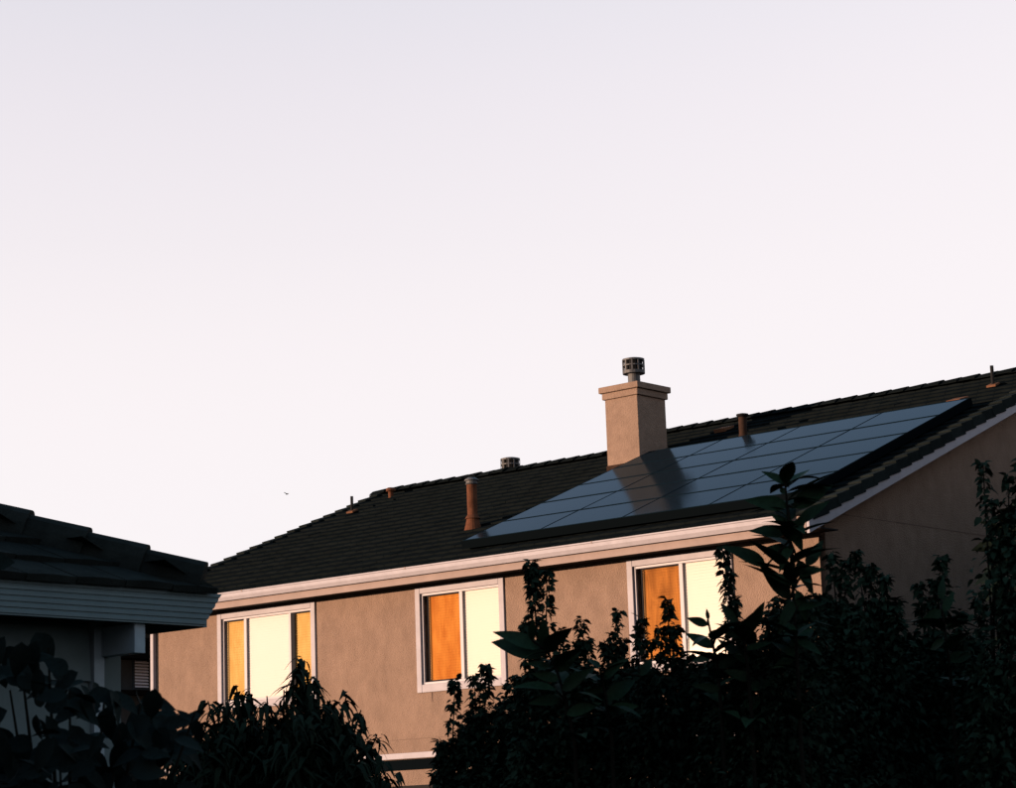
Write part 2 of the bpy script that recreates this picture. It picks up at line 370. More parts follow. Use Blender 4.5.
# end wall of the higher roof where the ridge steps
m = MB(); m.prism([(0, RYL - 1.2, rz(RYL - 1.2) - .1), (0, RYR, rz(RYR) - .02), (0, 2 * RYR - RYL + 1.5, rz(RYL - 1.5) - .1)], (XSTEP - .03, 0, 0), (XSTEP + .03, 0, 0)); m.build("step_flashing", DARKM, roof)

def cap_mesh(name, L_=.42, wd=.19, drop=.075, th=.02, mat=TILE, taper=.85):
    """angular ridge / hip tile along +X, low end proud at x=0"""
    m = MB(); k = len(m.v)
    prof = [(-wd, -drop), (-wd * .35, -.004), (0, .012), (wd * .35, -.004), (wd, -drop)]
    A = [(0, y, z + .02) for y, z in prof]; Bq = [(L_, y * taper, z * 1.0) for y, z in prof]
    A2 = [(0, y, z + .02 - th) for y, z in prof]
    m.v += A + Bq + A2
    for i in range(4): m.f.append((i, i + 5, i + 6, i + 1)); m.f.append((i + 10, i, i + 1, i + 11))
    m.f.append((0, 10, 5)); m.f.append((4, 9, 14)); m.f.append((5, 10, 14, 9))
    return m.mesh(name, mat)
ridge_me = cap_mesh("ridge_tile")
def ridge_row(x0, x1, ry):
    x = x1
    while x > x0 + .1:     # low (proud) end towards the right
        mt = Matrix.Translation((x, ry, rz(ry) + .055 + random.uniform(-.006, .006))) @ Matrix.Rotation(math.pi + random.uniform(-.012, .012), 4, 'Z')
        link_mesh("ridge_tile", ridge_me, roof, mt); x -= .333
ridge_row(RKL, XSTEP + .1, RYL); ridge_row(XSTEP - .05, RKR, RYR)
def rake_tile_mesh():
    m = MB(); L_ = .40; T = .03; wd = .2; dp = .14
    def sec(x, h): return [(x, .0, h), (x, wd, h - .005), (x, wd, h - .03), (x, .022, h - .03), (x, .022, h - dp), (x, 0, h - dp)]
    A, Bq = sec(0, .045), sec(L_, .012); m.v += A + Bq
    for i in range(6): m.f.append((i, (i + 1) % 6, 6 + (i + 1) % 6, 6 + i))
    m.f.append((5, 4, 3, 2, 1, 0)); m.f.append((6, 7, 8, 9, 10, 11)); return m.mesh("rake_tile", TILE2)
rk_me = rake_tile_mesh()
def rake_row(xo, mirror, ry):
    n = int((ry - EY) / cS / .335) + 1
    for i in range(n):
        s = i * .335 - .06; p = Vector((xo, EY + s * cS, EZ + s * sS))
        ax = Vector((0, cS, sS)); up = Vector((0, -sS, cS)); sd = Vector((1, 0, 0)) if mirror else Vector((-1, 0, 0))
        R_ = Matrix((ax, sd, up)).transposed().to_4x4(); out = -.012 * (i % 1)
        R_.translation = p + up * random.uniform(-.003, .004) + sd * random.uniform(-.004, .004); link_mesh("rake_tile", rk_me, roof, R_)
rake_row(RKR, False, RYR); rake_row(RKL, True, RYL)

# ------------------------------------------------------------------ chimney and roof vents
cx0, cx1, cy0, cy1 = -23.48, -22.79, 29.95, 30.73; cz = 8.80
m = MB(); m.box(cx0, cx1, cy0, cy1, rz(cy0) - .5, cz); chim = m.build("chimney", CHIM, house, bevel=.012)
m = MB(); m.box(cx0 - .035, cx1 + .035, cy0 - .035, cy1 + .035, cz - .002, cz + .108); m.box(cx0 - .075, cx1 + .075, cy0 - .075, cy1 + .075, cz + .109, cz + .215); m.hexa([(cx0 - .06, cy0 - .06, cz + .214), (cx1 + .06, cy0 - .06, cz + .214), (cx1 + .06, cy1 + .06, cz + .214), (cx0 - .06, cy1 + .06, cz + .214), (cx0 + .15, cy0 + .15, cz + .25), (cx1 - .15, cy0 + .15, cz + .25), (cx1 - .15, cy1 - .15, cz + .25), (cx0 + .15, cy1 - .15, cz + .25)])
m.build("crown", CHIM, chim, bevel=.012)
m = MB(); m.hexa([(x, y, rz(y) + dz) for dz in (-.2, .085) for x, y in ((cx0 - .012, cy0 - .012), (cx1 + .012, cy0 - .012), (cx1 + .012, cy1 + .012), (cx0 - .012, cy1 + .012))]); m.build("flashing", RUST_D, chim)
def cage(parent, c, r, h, pipe_r, pipe_h, nm="flue_cap"):
    """round louvred terminal: pipe, slotted two-row basket, lid"""
    p = MB(); p.lathe([(pipe_r, -.3), (pipe_r, pipe_h)], c, 20); pipe = p.build("flue_pipe", GALV, parent, smooth=False)
    b = MB(); z0 = pipe_h
    for za, zb in ((z0, z0 + h * .2), (z0 + h * .52, z0 + h * .60), (z0 + h * .9, z0 + h)): b.lathe([(r * .86, za), (r, za), (r, zb), (r * .86, zb)], c, 24, False)
    n = 10
    for i in range(n):
        a = 2 * math.pi * (i + .3) / n; ca, sa = math.cos(a), math.sin(a)
        q = lambda rr, t: (c[0] + rr * ca - t * sa, c[1] + rr * sa + t * ca)
        w2 = .012
        lo = [(*q(r * .95, -w2), c[2] + z0 + .01), (*q(r * 1.005, -w2), c[2] + z0 + .01), (*q(r * 1.005, w2), c[2] + z0 + .01), (*q(r * .95, w2), c[2] + z0 + .01)]
        b.hexa(lo + [(x, y, z + h - .02) for x, y, z in lo])
    b.lathe([(r * .98, z0 + h - .004), (r * 1.0, z0 + h + .004), (r * .6, z0 + h + .022), (.02, z0 + h + .03)], c, 24)
    b.lathe([(r * .2, z0 - .01), (r * .97, z0 + .004)], c, 24)
    bo = b.build(nm, GALV, parent)
    k = MB(); k.lathe([(r * .8, z0 + .02), (r * .8, z0 + h - .02)], c, 20); k.build("dark_core", DARKM, parent)
cage(chim, ((cx0 + cx1) / 2 - .0, (cy0 + cy1) / 2, 9.0), .19, .25, .105, .25, "spark_arrestor")
# second flue behind the ridge
c2 = (-27.7, 32.37, 8.29)
fl2 = empty("rear_flue", c2, house); fl2.location = Vector(c2) - world_loc(house)
cage(fl2, (c2[0], c2[1], c2[2]), .185, .25, .1, .06, "spark_arrestor")
# tall rusty flue
def lathe_part(name, prof, base, mat, parent, seg=20): mm = MB(); mm.lathe(prof, base, seg); return mm.build(name, mat, parent, smooth=False)
b1 = (-23.93, 27.0, rz(27.0) - .02)
vp = lathe_part("vent_pipe", [(.082, -.1), (.082, .80)], b1, RUST, house)
lathe_part("flashing_cone", [(.16, -.12), (.14, .0), (.098, .17), (.098, .2)], b1, RUST, vp)
lathe_part("storm_collar", [(.1, .17), (.125, .175), (.086, .235)], b1, RUST, vp)
lathe_part("pipe_cap", [(.09, .72), (.105, .735), (.09, .745), (.09, .775), (.115, .785), (.115, .80), (.06, .835)], b1, GALV, vp)
b2 = (-21.18, 30.66, rz(30.66) - .02)
vp = lathe_part("vent_pipe", [(.068, -.1), (.068, .44)], b2, RUST_D, house)
lathe_part("flashing_cone", [(.12, -.1), (.072, .12)], b2, RUST_D, vp); lathe_part("pipe_cap", [(.07, .41), (.1, .435), (.1, .46), (.03, .475)], b2, DARKM, vp)
for bx_, by_, h_ in ((-29.5, 29.93, .31), (-17.12, 31.69, .34)):
    b_ = (bx_, by_, rz(by_))
    vp = lathe_part("vent_pipe", [(.028, -.1), (.028, h_)], b_, DARKM, house, 12)
    mm = MB(); k = .08; mm.hexa([(bx_ + sx * k, by_ + sy * k * .9, rz(by_ + sy * k * .9) + dz) for dz in (.018, .05) for sx, sy in ((-1, -1), (1, -1), (1, 1), (-1, 1))]); mm.build("flashing", LEAD, vp)
bv = (-29.45, 30.93, rz(30.93))
vp = lathe_part("vent_pipe", [(.05, -.1), (.05, .12)], bv, RUST, house, 14); lathe_part("pipe_cap", [(.07, .09), (.09, .1), (.09, .15), (.06, .165)], bv, RUST, vp, 14)
for (vx, vy) in ((-22.45, 31.9), (-17.35, 30.93)):
    mm = MB(); a_ = .12; zf = rz(vy) - .012
    mm.hexa([(vx - a_, vy - .1, zf - .06 + .03), (vx + a_, vy - .1, zf - .06 + .03), (vx + a_, vy + .16, rz(vy + .16)), (vx - a_, vy + .16, rz(vy + .16)), (vx - a_, vy - .12, zf + .03), (vx + a_, vy - .12, zf + .03), (vx + a_, vy + .16, rz(vy + .16) + .035), (vx - a_, vy + .16, rz(vy + .16) + .035)])
    mm.build("roof_vent", LEAD, house)

# ------------------------------------------------------------------ solar array (stands on rails on the roof)
AX0, AX1, AY0, AY1 = -22.79, -16.72, 25.53, 30.27; AH = .115
arr = tag(empty("solar_array", (-19.75, 27.9, rz(27.9))), "dark blue solar array of twenty panels mounted on the tiled roof", "solar panels")
NC, NR = 4, 5; pw = (AX1 - AX0) / NC; pl = (AY1 - AY0) / cS / NR; gap = .012
def PP(x, s, h): return Vector((x, AY0 + s * cS - h * sS, rz(AY0) + s * sS + h * cS))
pm = MB(); pm.box(.009, pw - .009 - gap, .018, pl - .018 - gap, .0, .036); pan_me = pm.mesh("solar_panel", PANEL)
fm = MB(); X1, Y1 = pw - gap, pl - gap; fw = .016
fm.box(0, X1, 0, fw, -.004, .041); fm.box(0, X1, Y1 - fw, Y1, -.004, .041); fm.box(0, .008, fw, Y1 - fw, -.004, .0385); fm.box(X1 - .008, X1, fw, Y1 - fw, -.004, .0385)
fr_me = fm.mesh("frame", principled("panel_frame", (.004, .009, .014), .8, 0))
Rr = Matrix(((1, 0, 0), (0, cS, sS), (0, -sS, cS))).transposed().to_4x4()
for r in range(NR):
    for c_ in range(NC):
        mt = Rr.copy() @ Matrix.Rotation(random.uniform(-.0015, .0015), 4, 'X'); mt.translation = PP(AX0 + c_ * pw, r * pl, AH)
        po = link_mesh("solar_panel", pan_me, arr, mt)
        fo = bpy.data.objects.new("frame", fr_me); COL.objects.link(fo); fo.parent = po
for r in range(NR):
    m = MB()
    for s in (r * pl + pl * .3,): m.hexa([PP(AX0 + .02, s + a, h) for h in (.02, .108) for a in (0,)] and [PP(x, s + a, h) for h in (.02, .108) for x, a in ((AX0 + .02, 0), (AX1 - .02, 0), (AX1 - .02, .04), (AX0 + .02, .04))])
    m.build("rail", BLACK, arr)
m = MB(); m.hexa([PP(x, a, h) for h in (.03, .15) for x, a in ((AX0 - .02, -.03), (AX1, -.03), (AX1, -.012), (AX0 - .02, -.012))]); m.build("skirt", BLACK, arr)
m = MB(); m.hexa([PP(x, a, h) for h in (.03, .15) for x, a in ((AX1 + .004, -.03), (AX1 + .016, -.03), (AX1 + .016, NR * pl), (AX1 + .004, NR * pl))]); m.build("side_skirt", BLACK, arr)

# ------------------------------------------------------------------ low house at the left, its shaded side towards us
LX, LY1, LY0 = -9.6, 8.62, -9.0; LW = 11.0; LZ = 3.05; LM = .46
low = tag(empty("single_storey_house", (LX - 5, 0, 0)), "shaded blue-grey single-storey house with ribbed fascia and dark hipped tile roof", "house")
lz = lambda x: LZ + LM * (LX - x)
# siding boards, each its own piece
WXL = LX - .33; yb1 = 8.24
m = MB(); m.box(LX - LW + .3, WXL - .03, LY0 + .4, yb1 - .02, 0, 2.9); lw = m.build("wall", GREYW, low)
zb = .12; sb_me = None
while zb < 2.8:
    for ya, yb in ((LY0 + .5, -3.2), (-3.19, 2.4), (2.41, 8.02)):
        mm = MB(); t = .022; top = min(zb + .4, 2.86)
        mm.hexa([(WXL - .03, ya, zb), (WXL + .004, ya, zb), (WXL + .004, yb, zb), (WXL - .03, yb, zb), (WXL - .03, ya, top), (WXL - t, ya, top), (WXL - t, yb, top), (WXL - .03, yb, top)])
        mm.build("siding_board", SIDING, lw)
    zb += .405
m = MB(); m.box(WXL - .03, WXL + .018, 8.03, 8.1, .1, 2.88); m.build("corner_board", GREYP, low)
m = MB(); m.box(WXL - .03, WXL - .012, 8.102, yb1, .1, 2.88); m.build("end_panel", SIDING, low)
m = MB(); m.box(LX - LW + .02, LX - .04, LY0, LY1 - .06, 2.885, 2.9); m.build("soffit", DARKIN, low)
# ribbed fascia
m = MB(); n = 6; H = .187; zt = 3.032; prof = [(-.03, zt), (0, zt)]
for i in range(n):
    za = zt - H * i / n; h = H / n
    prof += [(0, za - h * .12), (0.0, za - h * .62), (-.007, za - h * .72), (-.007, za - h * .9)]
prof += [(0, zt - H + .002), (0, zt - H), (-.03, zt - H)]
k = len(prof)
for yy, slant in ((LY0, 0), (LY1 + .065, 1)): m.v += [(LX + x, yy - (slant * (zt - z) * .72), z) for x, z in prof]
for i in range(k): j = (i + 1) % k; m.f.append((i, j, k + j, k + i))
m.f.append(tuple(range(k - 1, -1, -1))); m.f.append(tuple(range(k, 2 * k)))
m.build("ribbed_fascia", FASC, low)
m = MB(); m.box(LX - LW, LX - .032, LY1 - .05, LY1 - .02, zt - H, zt); m.build("far_fascia", FASC, low)
m = MB(); m.box(WXL - .25, LX - .032, 8.08, 8.155, 2.684, 2.845); m.build("outrigger_beam", GREYP, low, bevel=.004)
for yy in (5.6, 3.1, .6, -1.9, -4.4): m = MB(); m.box(WXL - .25, LX - .032, yy, yy + .076, 2.684, 2.845); m.build("outrigger_beam", GREYP, low, bevel=.004)
# roof deck: hip
half = LW / 2; apx = LX - half; apz = lz(apx); R1 = LY1 - half; R0 = LY0 + half
m = MB(); dz = -.05
A = [(LX - .05, LY0 + .05, LZ + dz), (LX - .05, LY1 - .05, LZ + dz), (LX - LW + .05, LY1 - .05, LZ + dz), (LX - LW + .05, LY0 + .05, LZ + dz), (apx, R0, apz + dz), (apx, R1, apz + dz)]
m.face([A[0], A[1], A[5], A[4]]); m.face([A[1], A[2], A[5]]); m.face([A[2], A[3], A[4], A[5]]); m.face([A[3], A[0], A[4]]); m.face([A[3], A[2], A[1], A[0]])
lroof = m.build("roof", DECK, low)
cL, sL = math.cos(math.atan(LM)), math.sin(math.atan(LM))
tm = MB(); TW2, TL2, TH2 = .33, .42, .032
P_ = lambda u, s, h: (u, s, h)
tm.v += [(.003, 0, .048), (TW2 / 2, 0, .054), (TW2 - .003, 0, .048), (TW2 - .003, TL2, .008), (TW2 / 2, TL2, .014), (.003, TL2, .008), (.003, 0, .012), (TW2 - .003, 0, .012)]
tm.f += [(0, 1, 4, 5), (1, 2, 3, 4), (6, 7, 2, 1, 0), (6, 0, 5), (7, 3, 2)]
tile_me = tm.mesh("tile", TILE2)
ntile = 0; stuff = MB()
for r in range(int(half / cL / .34) + 1):
    s = r * .34 - .03; inset = max(0, s * cL)
    y = LY1 - (r % 2) * .165 - TW2
    while y > LY0:
        if y + TW2 * .06 < LY1 - inset and y > LY0 + inset - .1:
            p = Vector((LX - s * cL, y, LZ + s * sL - .02))
            Rm = Matrix((Vector((0, 1, 0)), Vector((-cL, 0, sL)), Vector((sL, 0, cL)))).transposed().to_4x4(); Rm.translation = p + Vector((0, 0, random.uniform(-.004, .004)))
            top_y = LY1 - (s + TL2) * cL
            if y + TW2 > top_y:              # cut along the hip
                vs_ = [Rm @ Vector(v) for v in tm.v]
                for v in vs_: v.y = min(v.y, LY1 - max(0, LX - v.x) - .01)
                cm = MB(); cm.v = [tuple(v) for v in vs_]; cm.f = list(tm.f); cm.build("tile", TILE2, lroof); ntile += 1
            elif y > 2.5 and ntile < 280:
                link_mesh("tile", tile_me, lroof, Rm); ntile += 1
            else:
                b0 = len(stuff.v); stuff.v += [tuple(Rm @ Vector(v)) for v in tm.v]; stuff.f += [tuple(b0 + i for i in f) for f in tm.f]
        y -= TW2
for r in range(int(half / cL / .34) + 1):     # far hip face
    s = r * .34 - .03; inset = max(0, s * cL); x = LX - TW2
    while x > LX - LW:
        if x + TW2 * .6 < LX - inset and x > LX - LW + inset - .1:
            p = Vector((x + TW2, LY1 - s * cL, LZ + s * sL - .02))
            Rm = Matrix((Vector((-1, 0, 0)), Vector((0, -cL, sL)), Vector((0, sL, cL)))).transposed().to_4x4(); Rm.translation = p
            b0 = len(stuff.v); stuff.v += [tuple(Rm @ Vector(v)) for v in tm.v]; stuff.f += [tuple(b0 + i for i in f) for f in tm.f]
        x -= TW2
so = stuff.build("roof_tiles", TILE2, lroof); so["kind"] = "stuff"
def barrel_mesh(name, L_, w_, h_, th, mat):
    m = MB(); k = 9
    def arc(x, sc, lift, inn=0):
        return [(x, -(w_ - inn) * math.cos(math.pi * i / (k - 1)) * sc, (h_ - inn) * (math.sin(math.pi * i / (k - 1)) ** .55) * sc + lift) for i in range(k)]
    def sk(a, x): return [(x, a[0][1], -.07)] + a + [(x, a[-1][1], -.07)]
    m.v += sk(arc(0, 1, .02), 0) + sk(arc(L_, .88, 0), L_) + sk(arc(0, 1, .02, th), 0); k += 2
    for i in range(k - 1): m.f.append((i, i + 1, k + i + 1, k + i)); m.f.append((2 * k + i, 2 * k + i + 1, i + 1, i))
    m.f.append(tuple(range(2 * k, 3 * k)))
    return m.mesh(name, mat)
hip_me = barrel_mesh("hip_tile", .42, .135, .09, .02, TILE2)
hl = math.sqrt(2 + LM * LM); hd = Vector((-1, -1, LM)) / hl
zax = (Vector((0, 0, 1)) - hd * hd.z).normalized(); yax = zax.cross(hd)
for i in range(int(half * hl / .34)):
    p = Vector((LX - .05, LY1 - .05, LZ + .02)) + hd * (i * .34) + zax * .035
    Rm = Matrix((hd, yax, zax)).transposed().to_4x4() @ Matrix.Rotation(random.uniform(-.01, .01), 4, 'Z'); Rm.translation = p
    link_mesh("hip_tile", hip_me, lroof, Rm)

# ------------------------------------------------------------------ grey house beyond, seen through the gap
nb = tag(empty("neighbouring_house", (-37, 32, 0)), "grey house with white louvred wall vent seen in the gap between the other houses", "house")
NXR, NY0, NZ = -32.5, 26.6, 5.12
m = MB(); m.box(-44, NXR, NY0, 38, 0, NZ); nbw = m.build("wall", GREYN, nb)
m = MB(); m.prism([(0, NY0 - .4, NZ), (0, 32.5, NZ + 1.5), (0, 38.4, NZ), (0, 38.4, NZ - .12), (0, NY0 - .4, NZ - .12)], (-44.4, 0, .004), (NXR + .35, 0, .004)); m.build("roof", DECK, nb)
lv = empty("louvred_vent", (NXR, 27.4, 4.75)); set_parent(lv, nb)
y0_, y1_, z0_, z1_ = 27.24, 27.56, 4.50, 5.0
m = MB(); m.box(NXR, NXR + .03, y0_ - .03, y0_, z0_ - .03, z1_ + .03); m.box(NXR, NXR + .03, y1_, y1_ + .03, z0_ - .03, z1_ + .03); m.box(NXR, NXR + .028, y0_, y1_, z1_, z1_ + .03); m.box(NXR, NXR + .028, y0_, y1_, z0_ - .03, z0_); m.build("vent_frame", GREYN, lv)
for i in range(9):
    z = z0_ + .012 + i * .055; m = MB(); m.hexa([(NXR + .002, y0_, z + .028), (NXR + .035, y0_, z), (NXR + .035, y1_, z), (NXR + .002, y1_, z + .028), (NXR + .002, y0_, z + .038), (NXR + .035, y0_, z + .012), (NXR + .035, y1_, z + .012), (NXR + .002, y1_, z + .038)]); m.build("slat", SLAT, lv)
m = MB(); m.box(NXR + .002, NXR + .25, NY0 + .02, 36, 4.36, 4.44); m.build("ledge", DECK, nb)

# ------------------------------------------------------------------ small bird
def bird():
    p = pick(287, 494, 105); m = MB(); b = p
    m.lathe([(.002, -.09), (.022, -.05), (.03, 0), (.022, .06), (.004, .1)], (0, 0, 0), 8)
    m.v = [(b.x + v[2], b.y + v[0], b.z + v[1]) for v in m.v]
    for s in (-1, 1): m.face([(b.x - .02, b.y + s * .02, b.z), (b.x + .05, b.y + s * .02, b.z), (b.x + .0, b.y + s * .16, b.z + .07), (b.x - .04, b.y + s * .17, b.z + .06)])
    o = m.build("bird", DARKM); tag(o, "tiny dark bird flying in the pale sky above the roofs", "bird")
bird()

# ------------------------------------------------------------------ plants
def leaves_mesh(name, base, direc, up, length, width, shape, mat, curl=.25):
    """many leaves in one mesh. base, direc, up: (n,3); shape: list of (t along, half width, droop)"""
    n = len(base); d = direc / np.linalg.norm(direc, axis=1, keepdims=True)
    s = np.cross(d, up); s /= np.linalg.norm(s, axis=1, keepdims=True) + 1e-9; nn = np.cross(s, d)
    k = len(shape); V = np.zeros((n, k * 3, 3))
    for i, (t, hw, dr) in enumerate(shape):
        mid = base + d * (length * t)[:, None] - nn * (length * dr)[:, None] * curl
        ed = nn * (width * hw * .35)[:, None]
        V[:, i * 3] = mid - s * (width * hw)[:, None] + ed; V[:, i * 3 + 1] = mid; V[:, i * 3 + 2] = mid + s * (width * hw)[:, None] + ed
    F = []
    for i in range(k - 1):
        a = i * 3; F += [(a, a + 1, a + 4, a + 3), (a + 1, a + 2, a + 5, a + 4)]
    F = np.array(F); q = len(F)
    faces = (F[None] + (np.arange(n) * k * 3)[:, None, None]).reshape(-1, 4)
    me = bpy.data.meshes.new(name); me.vertices.add(n * k * 3); me.vertices.foreach_set('co', V.reshape(-1))
    me.loops.add(len(faces) * 4); me.loops.foreach_set('vertex_index', faces.reshape(-1)); me.polygons.add(len(faces))
    me.polygons.foreach_set('loop_start', np.arange(len(faces)) * 4); me.polygons.foreach_set('loop_total', np.full(len(faces), 4))
    me.materials.append(mat); me.update(calc_edges=True); me.validate(); me.shade_smooth(); return me
OVATE = [(0, .08, 0), (.3, .5, .1), (.65, .42, .45), (1, .03, 1)]
LANCE = [(0, .1, 0), (.25, .5, .12), (.55, .42, .5), (.8, .25, 1.1), (1, .03, 1.8)]

def rnd(n, s=1): return RNG.normal(0, s, (n, 3))
def stem_points(a, b, k=6, bow=.05):
    a, b = np.array(a), np.array(b); t = np.linspace(0, 1, k)[:, None]
    off = np.array([RNG.normal(0, bow), RNG.normal(0, bow), 0]); return a + (b - a) * t + off * np.sin(t * math.pi)

def spire_shrub(label, tips, fill, dist, leaf, group, depth=.55, base_shift=0, name="hedge_shrub", zmin=.15, mat=None, dens=1.0):
    """upright shrub: stems from the ground to tips, leaves along them, wider towards the bottom"""
    cxp = np.mean([t[0] for t in tips]); gp = pick(cxp, 788, dist + depth * .4); root = empty(name, (gp.x, gp.y, 0)); tag(root, label, "shrub", group)
    st = MB(); Bs, Ds, Us = [], [], []
    alltips = [(x, y, dist + (dd if len(t) > 2 else 0), 1) for t in tips for (x, y, dd) in [(t[0], t[1], t[2] if len(t) > 2 else 0)]]
    for (x0, x1, y0, y1, n) in fill:
        for _ in range(n): u = random.random(); alltips.append((x0 + (x1 - x0) * u, y0 + (y1 - y0) * u + abs(random.gauss(0, 14)), dist + random.uniform(-.1, depth), 0))
    for (x, y, dd, sharp) in alltips:
        tip = np.array(pick(x, y, dd)); b = np.array([gp.x + (tip[0] - gp.x) * .55 + random.gauss(0, .08), gp.y + (tip[1] - gp.y) * .55 + random.gauss(0, .08), 0])
        pts = stem_points(b, tip, 7, .035); st.tube(pts[:-1] if not sharp else pts, [.012 - .0017 * i for i in range(len(pts) - (0 if sharp else 1))], 5)
        H = tip[2]
        nl = int((560 if sharp else 560) * dens)
        # more leaves high up
        t = 1 - np.abs(RNG.random(nl)) ** 1.6 * (1 - zmin / H)
        idx = t * (len(pts) - 1); i0 = np.clip(idx.astype(int), 0, len(pts) - 2); fr = (idx - i0)[:, None]
        P = pts[i0] * (1 - fr) + pts[i0 + 1] * fr
        below = (1 - t) * H                       # metres below the tip
        spread = np.clip(.005 + below * .036 + np.maximum(0, below - .24) * .22, .006, .17) if sharp else np.clip(.01 + below * .24, .01, .18)
        ang = RNG.random(nl) * 2 * math.pi; rad = spread * np.sqrt(RNG.random(nl)) * 1.5
        side = np.stack([np.cos(ang), np.sin(ang), RNG.normal(0, .35, nl)], 1)
        P = P + side * rad[:, None]
        D = side * .9 + np.array([0, 0, -.25]) + rnd(nl, .35); Bs.append(P); Ds.append(D); Us.append(np.tile([0, 0, 1.], (nl, 1)) + rnd(nl, .4))
    st.build("stems", BARK, root)
    Bq, Dq, Uq = map(np.concatenate, (Bs, Ds, Us)); n = len(Bq)
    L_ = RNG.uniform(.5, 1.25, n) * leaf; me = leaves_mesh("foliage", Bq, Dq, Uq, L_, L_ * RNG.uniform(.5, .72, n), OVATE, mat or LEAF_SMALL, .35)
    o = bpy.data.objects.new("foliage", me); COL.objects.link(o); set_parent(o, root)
    return root

G = "small-leaved shrubs of the hedge"
spire_shrub("small-leaved shrub at the hedge end in front of the middle window", [(455, 680), (474, 675), (486, 664), (440, 741), (457, 739), (447, 760)], [(438, 475, 755, 712, 10), (470, 520, 712, 690, 14), (436, 520, 775, 740, 12)], 7.6, .027, G)
spire_shrub("shrub with twin tall leafy spires reaching the gutter beside the middle window", [(531, 563), (532, 572, .05), (547, 570), (526, 622), (560, 630)], [(510, 575, 680, 650, 22), (500, 580, 720, 700, 14)], 7.3, .027, G)
spire_shrub("shrub with four short spires between the middle and right windows", [(580, 619), (606, 643), (617, 611), (622, 640), (587, 640), (572, 645)], [(570, 640, 672, 664, 24), (560, 640, 715, 700, 14)], 7.4, .026, G)
spire_shrub("shrub with leafy tips covering the orange pane of the right window", [(641, 618), (667, 599), (660, 628), (675, 628), (650, 640), (690, 655)], [(632, 710, 662, 664, 26), (630, 710, 710, 700, 14)], 7.2, .026, G)
spire_shrub("shrub with one long slender spire leaning across the right window", [(722, 549), (728, 572, .02), (735, 600), (742, 622), (766, 618), (778, 622), (716, 655)], [(705, 790, 660, 632, 28), (772, 815, 600, 588, 16), (700, 790, 700, 690, 16)], 7.0, .024, G)
spire_shrub("dense shrub before the corner of the tan house", [(831, 552), (855, 551), (870, 566), (885, 576), (845, 560), (896, 600)], [(810, 900, 590, 610, 30), (785, 905, 640, 660, 26), (780, 910, 710, 710, 16)], 7.6, .028, G)
spire_shrub("shrub with pointed tips against the shaded gable wall", [(919, 584), (942, 556), (935, 580), (978, 597), (960, 612), (928, 600)], [(905, 985, 640, 630, 28), (890, 1010, 690, 680, 26)], 7.8, .028, G)
spire_shrub("tallest small-leaved shrub climbing up the shaded gable wall", [(983, 463), (1009, 476), (992, 500), (1002, 520), (1022, 455), (1035, 470), (1050, 460), (1014, 540), (990, 548)], [(1000, 1080, 600, 560, 14), (975, 1080, 660, 640, 26)], 7.2, .03, G, dens=.62)

def leaf_single_mesh(name, mat, width=.42, curl=.3, segs=8, fold=.22):
    """one broad leaf of unit length along +X with a folded midrib"""
    m = MB()
    for i in range(segs + 1):
        t = i / segs; hw = width * .5 * (math.sin(math.pi * min(1, t ** .8)) ** .9) * (1.08 - .3 * t) + .006; z = -curl * t * t
        m.v += [(t, -hw, z + hw * fold), (t, -hw * .5, z + hw * fold * .35), (t, 0, z), (t, hw * .5, z + hw * fold * .35), (t, hw, z + hw * fold)]
    for i in range(segs):
        for j in range(4): a = i * 5 + j; m.f.append((a, a + 1, a + 6, a + 5))
    return m.mesh(name, mat, True)
def leaf_matrix(base, tip, up=Vector((0, 0, 1)), roll=0):
    d = Vector(tip) - Vector(base); L_ = d.length; d = d.normalized(); s = Vector(up).cross(d)
    if s.length < .1: s = Vector((1, 0, 0)).cross(d)
    s.normalize(); n = d.cross(s); R_ = Matrix((d, s, n)).transposed().to_4x4() @ Matrix.Rotation(roll, 4, 'X') @ Matrix.Scale(L_, 4)
    R_.translation = Vector(base); return R_

# broad-leaved plant shoots (leaves 10-15 cm)
bl = [leaf_single_mesh("leaf", LEAF_BIG, w_, c, 8) for w_, c in ((.36, .12), (.42, .25), (.34, .32))]
def broad_shoot(label, stem, leaves, dist, extra=0, name="broadleaf_shrub", me=bl, mat=BARK, spread=26):
    g0 = pick(stem[0][0], 788, dist); root = empty(name, (g0.x, g0.y, 0)); tag(root, label, "shrub", "broad-leaved shrubs")
    pts = [Vector((g0.x, g0.y, 0))] + [pick(x, y, dist) for x, y in stem]; m = MB(); m.tube(pts, [.008] + [.006 - .004 * i / len(stem) for i in range(len(stem))], 7); m.build("stem", mat, root)
    for (bx_, by_, tx, ty) in leaves:
        dd = dist + random.uniform(-.03, .03); b_ = pick(bx_, by_, dd); t_ = pick(tx, ty, dd + random.uniform(-.06, .04))
        tocam = (Vector((0, 0, CAM_Z)) - b_).normalized()
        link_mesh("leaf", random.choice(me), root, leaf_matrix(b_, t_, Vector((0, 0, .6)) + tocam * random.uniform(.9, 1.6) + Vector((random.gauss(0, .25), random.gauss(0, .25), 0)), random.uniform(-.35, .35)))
        ps = pick(*min(stem, key=lambda q: (q[0] - bx_) ** 2 + (q[1] - by_) ** 2), dist)
        if (b_ - ps).length > .01: m = MB(); m.tube([ps, b_], [.004, .003], 5); m.build("petiole", mat, root)
    sp = [pts[i].lerp(pts[i + 1], k / 6) for i in range(len(pts) - 1) for k in range(6)]
    for _ in range(extra):
        p = random.choice([q for q in sp if q.z > 1.7] or sp); a = random.uniform(0, 2 * math.pi); L_ = random.uniform(.09, .15)
        t_ = p + Vector((math.cos(a), math.sin(a), random.uniform(-.1, .8))) * L_
        link_mesh("leaf", random.choice(me), root, leaf_matrix(p, t_))
    return root
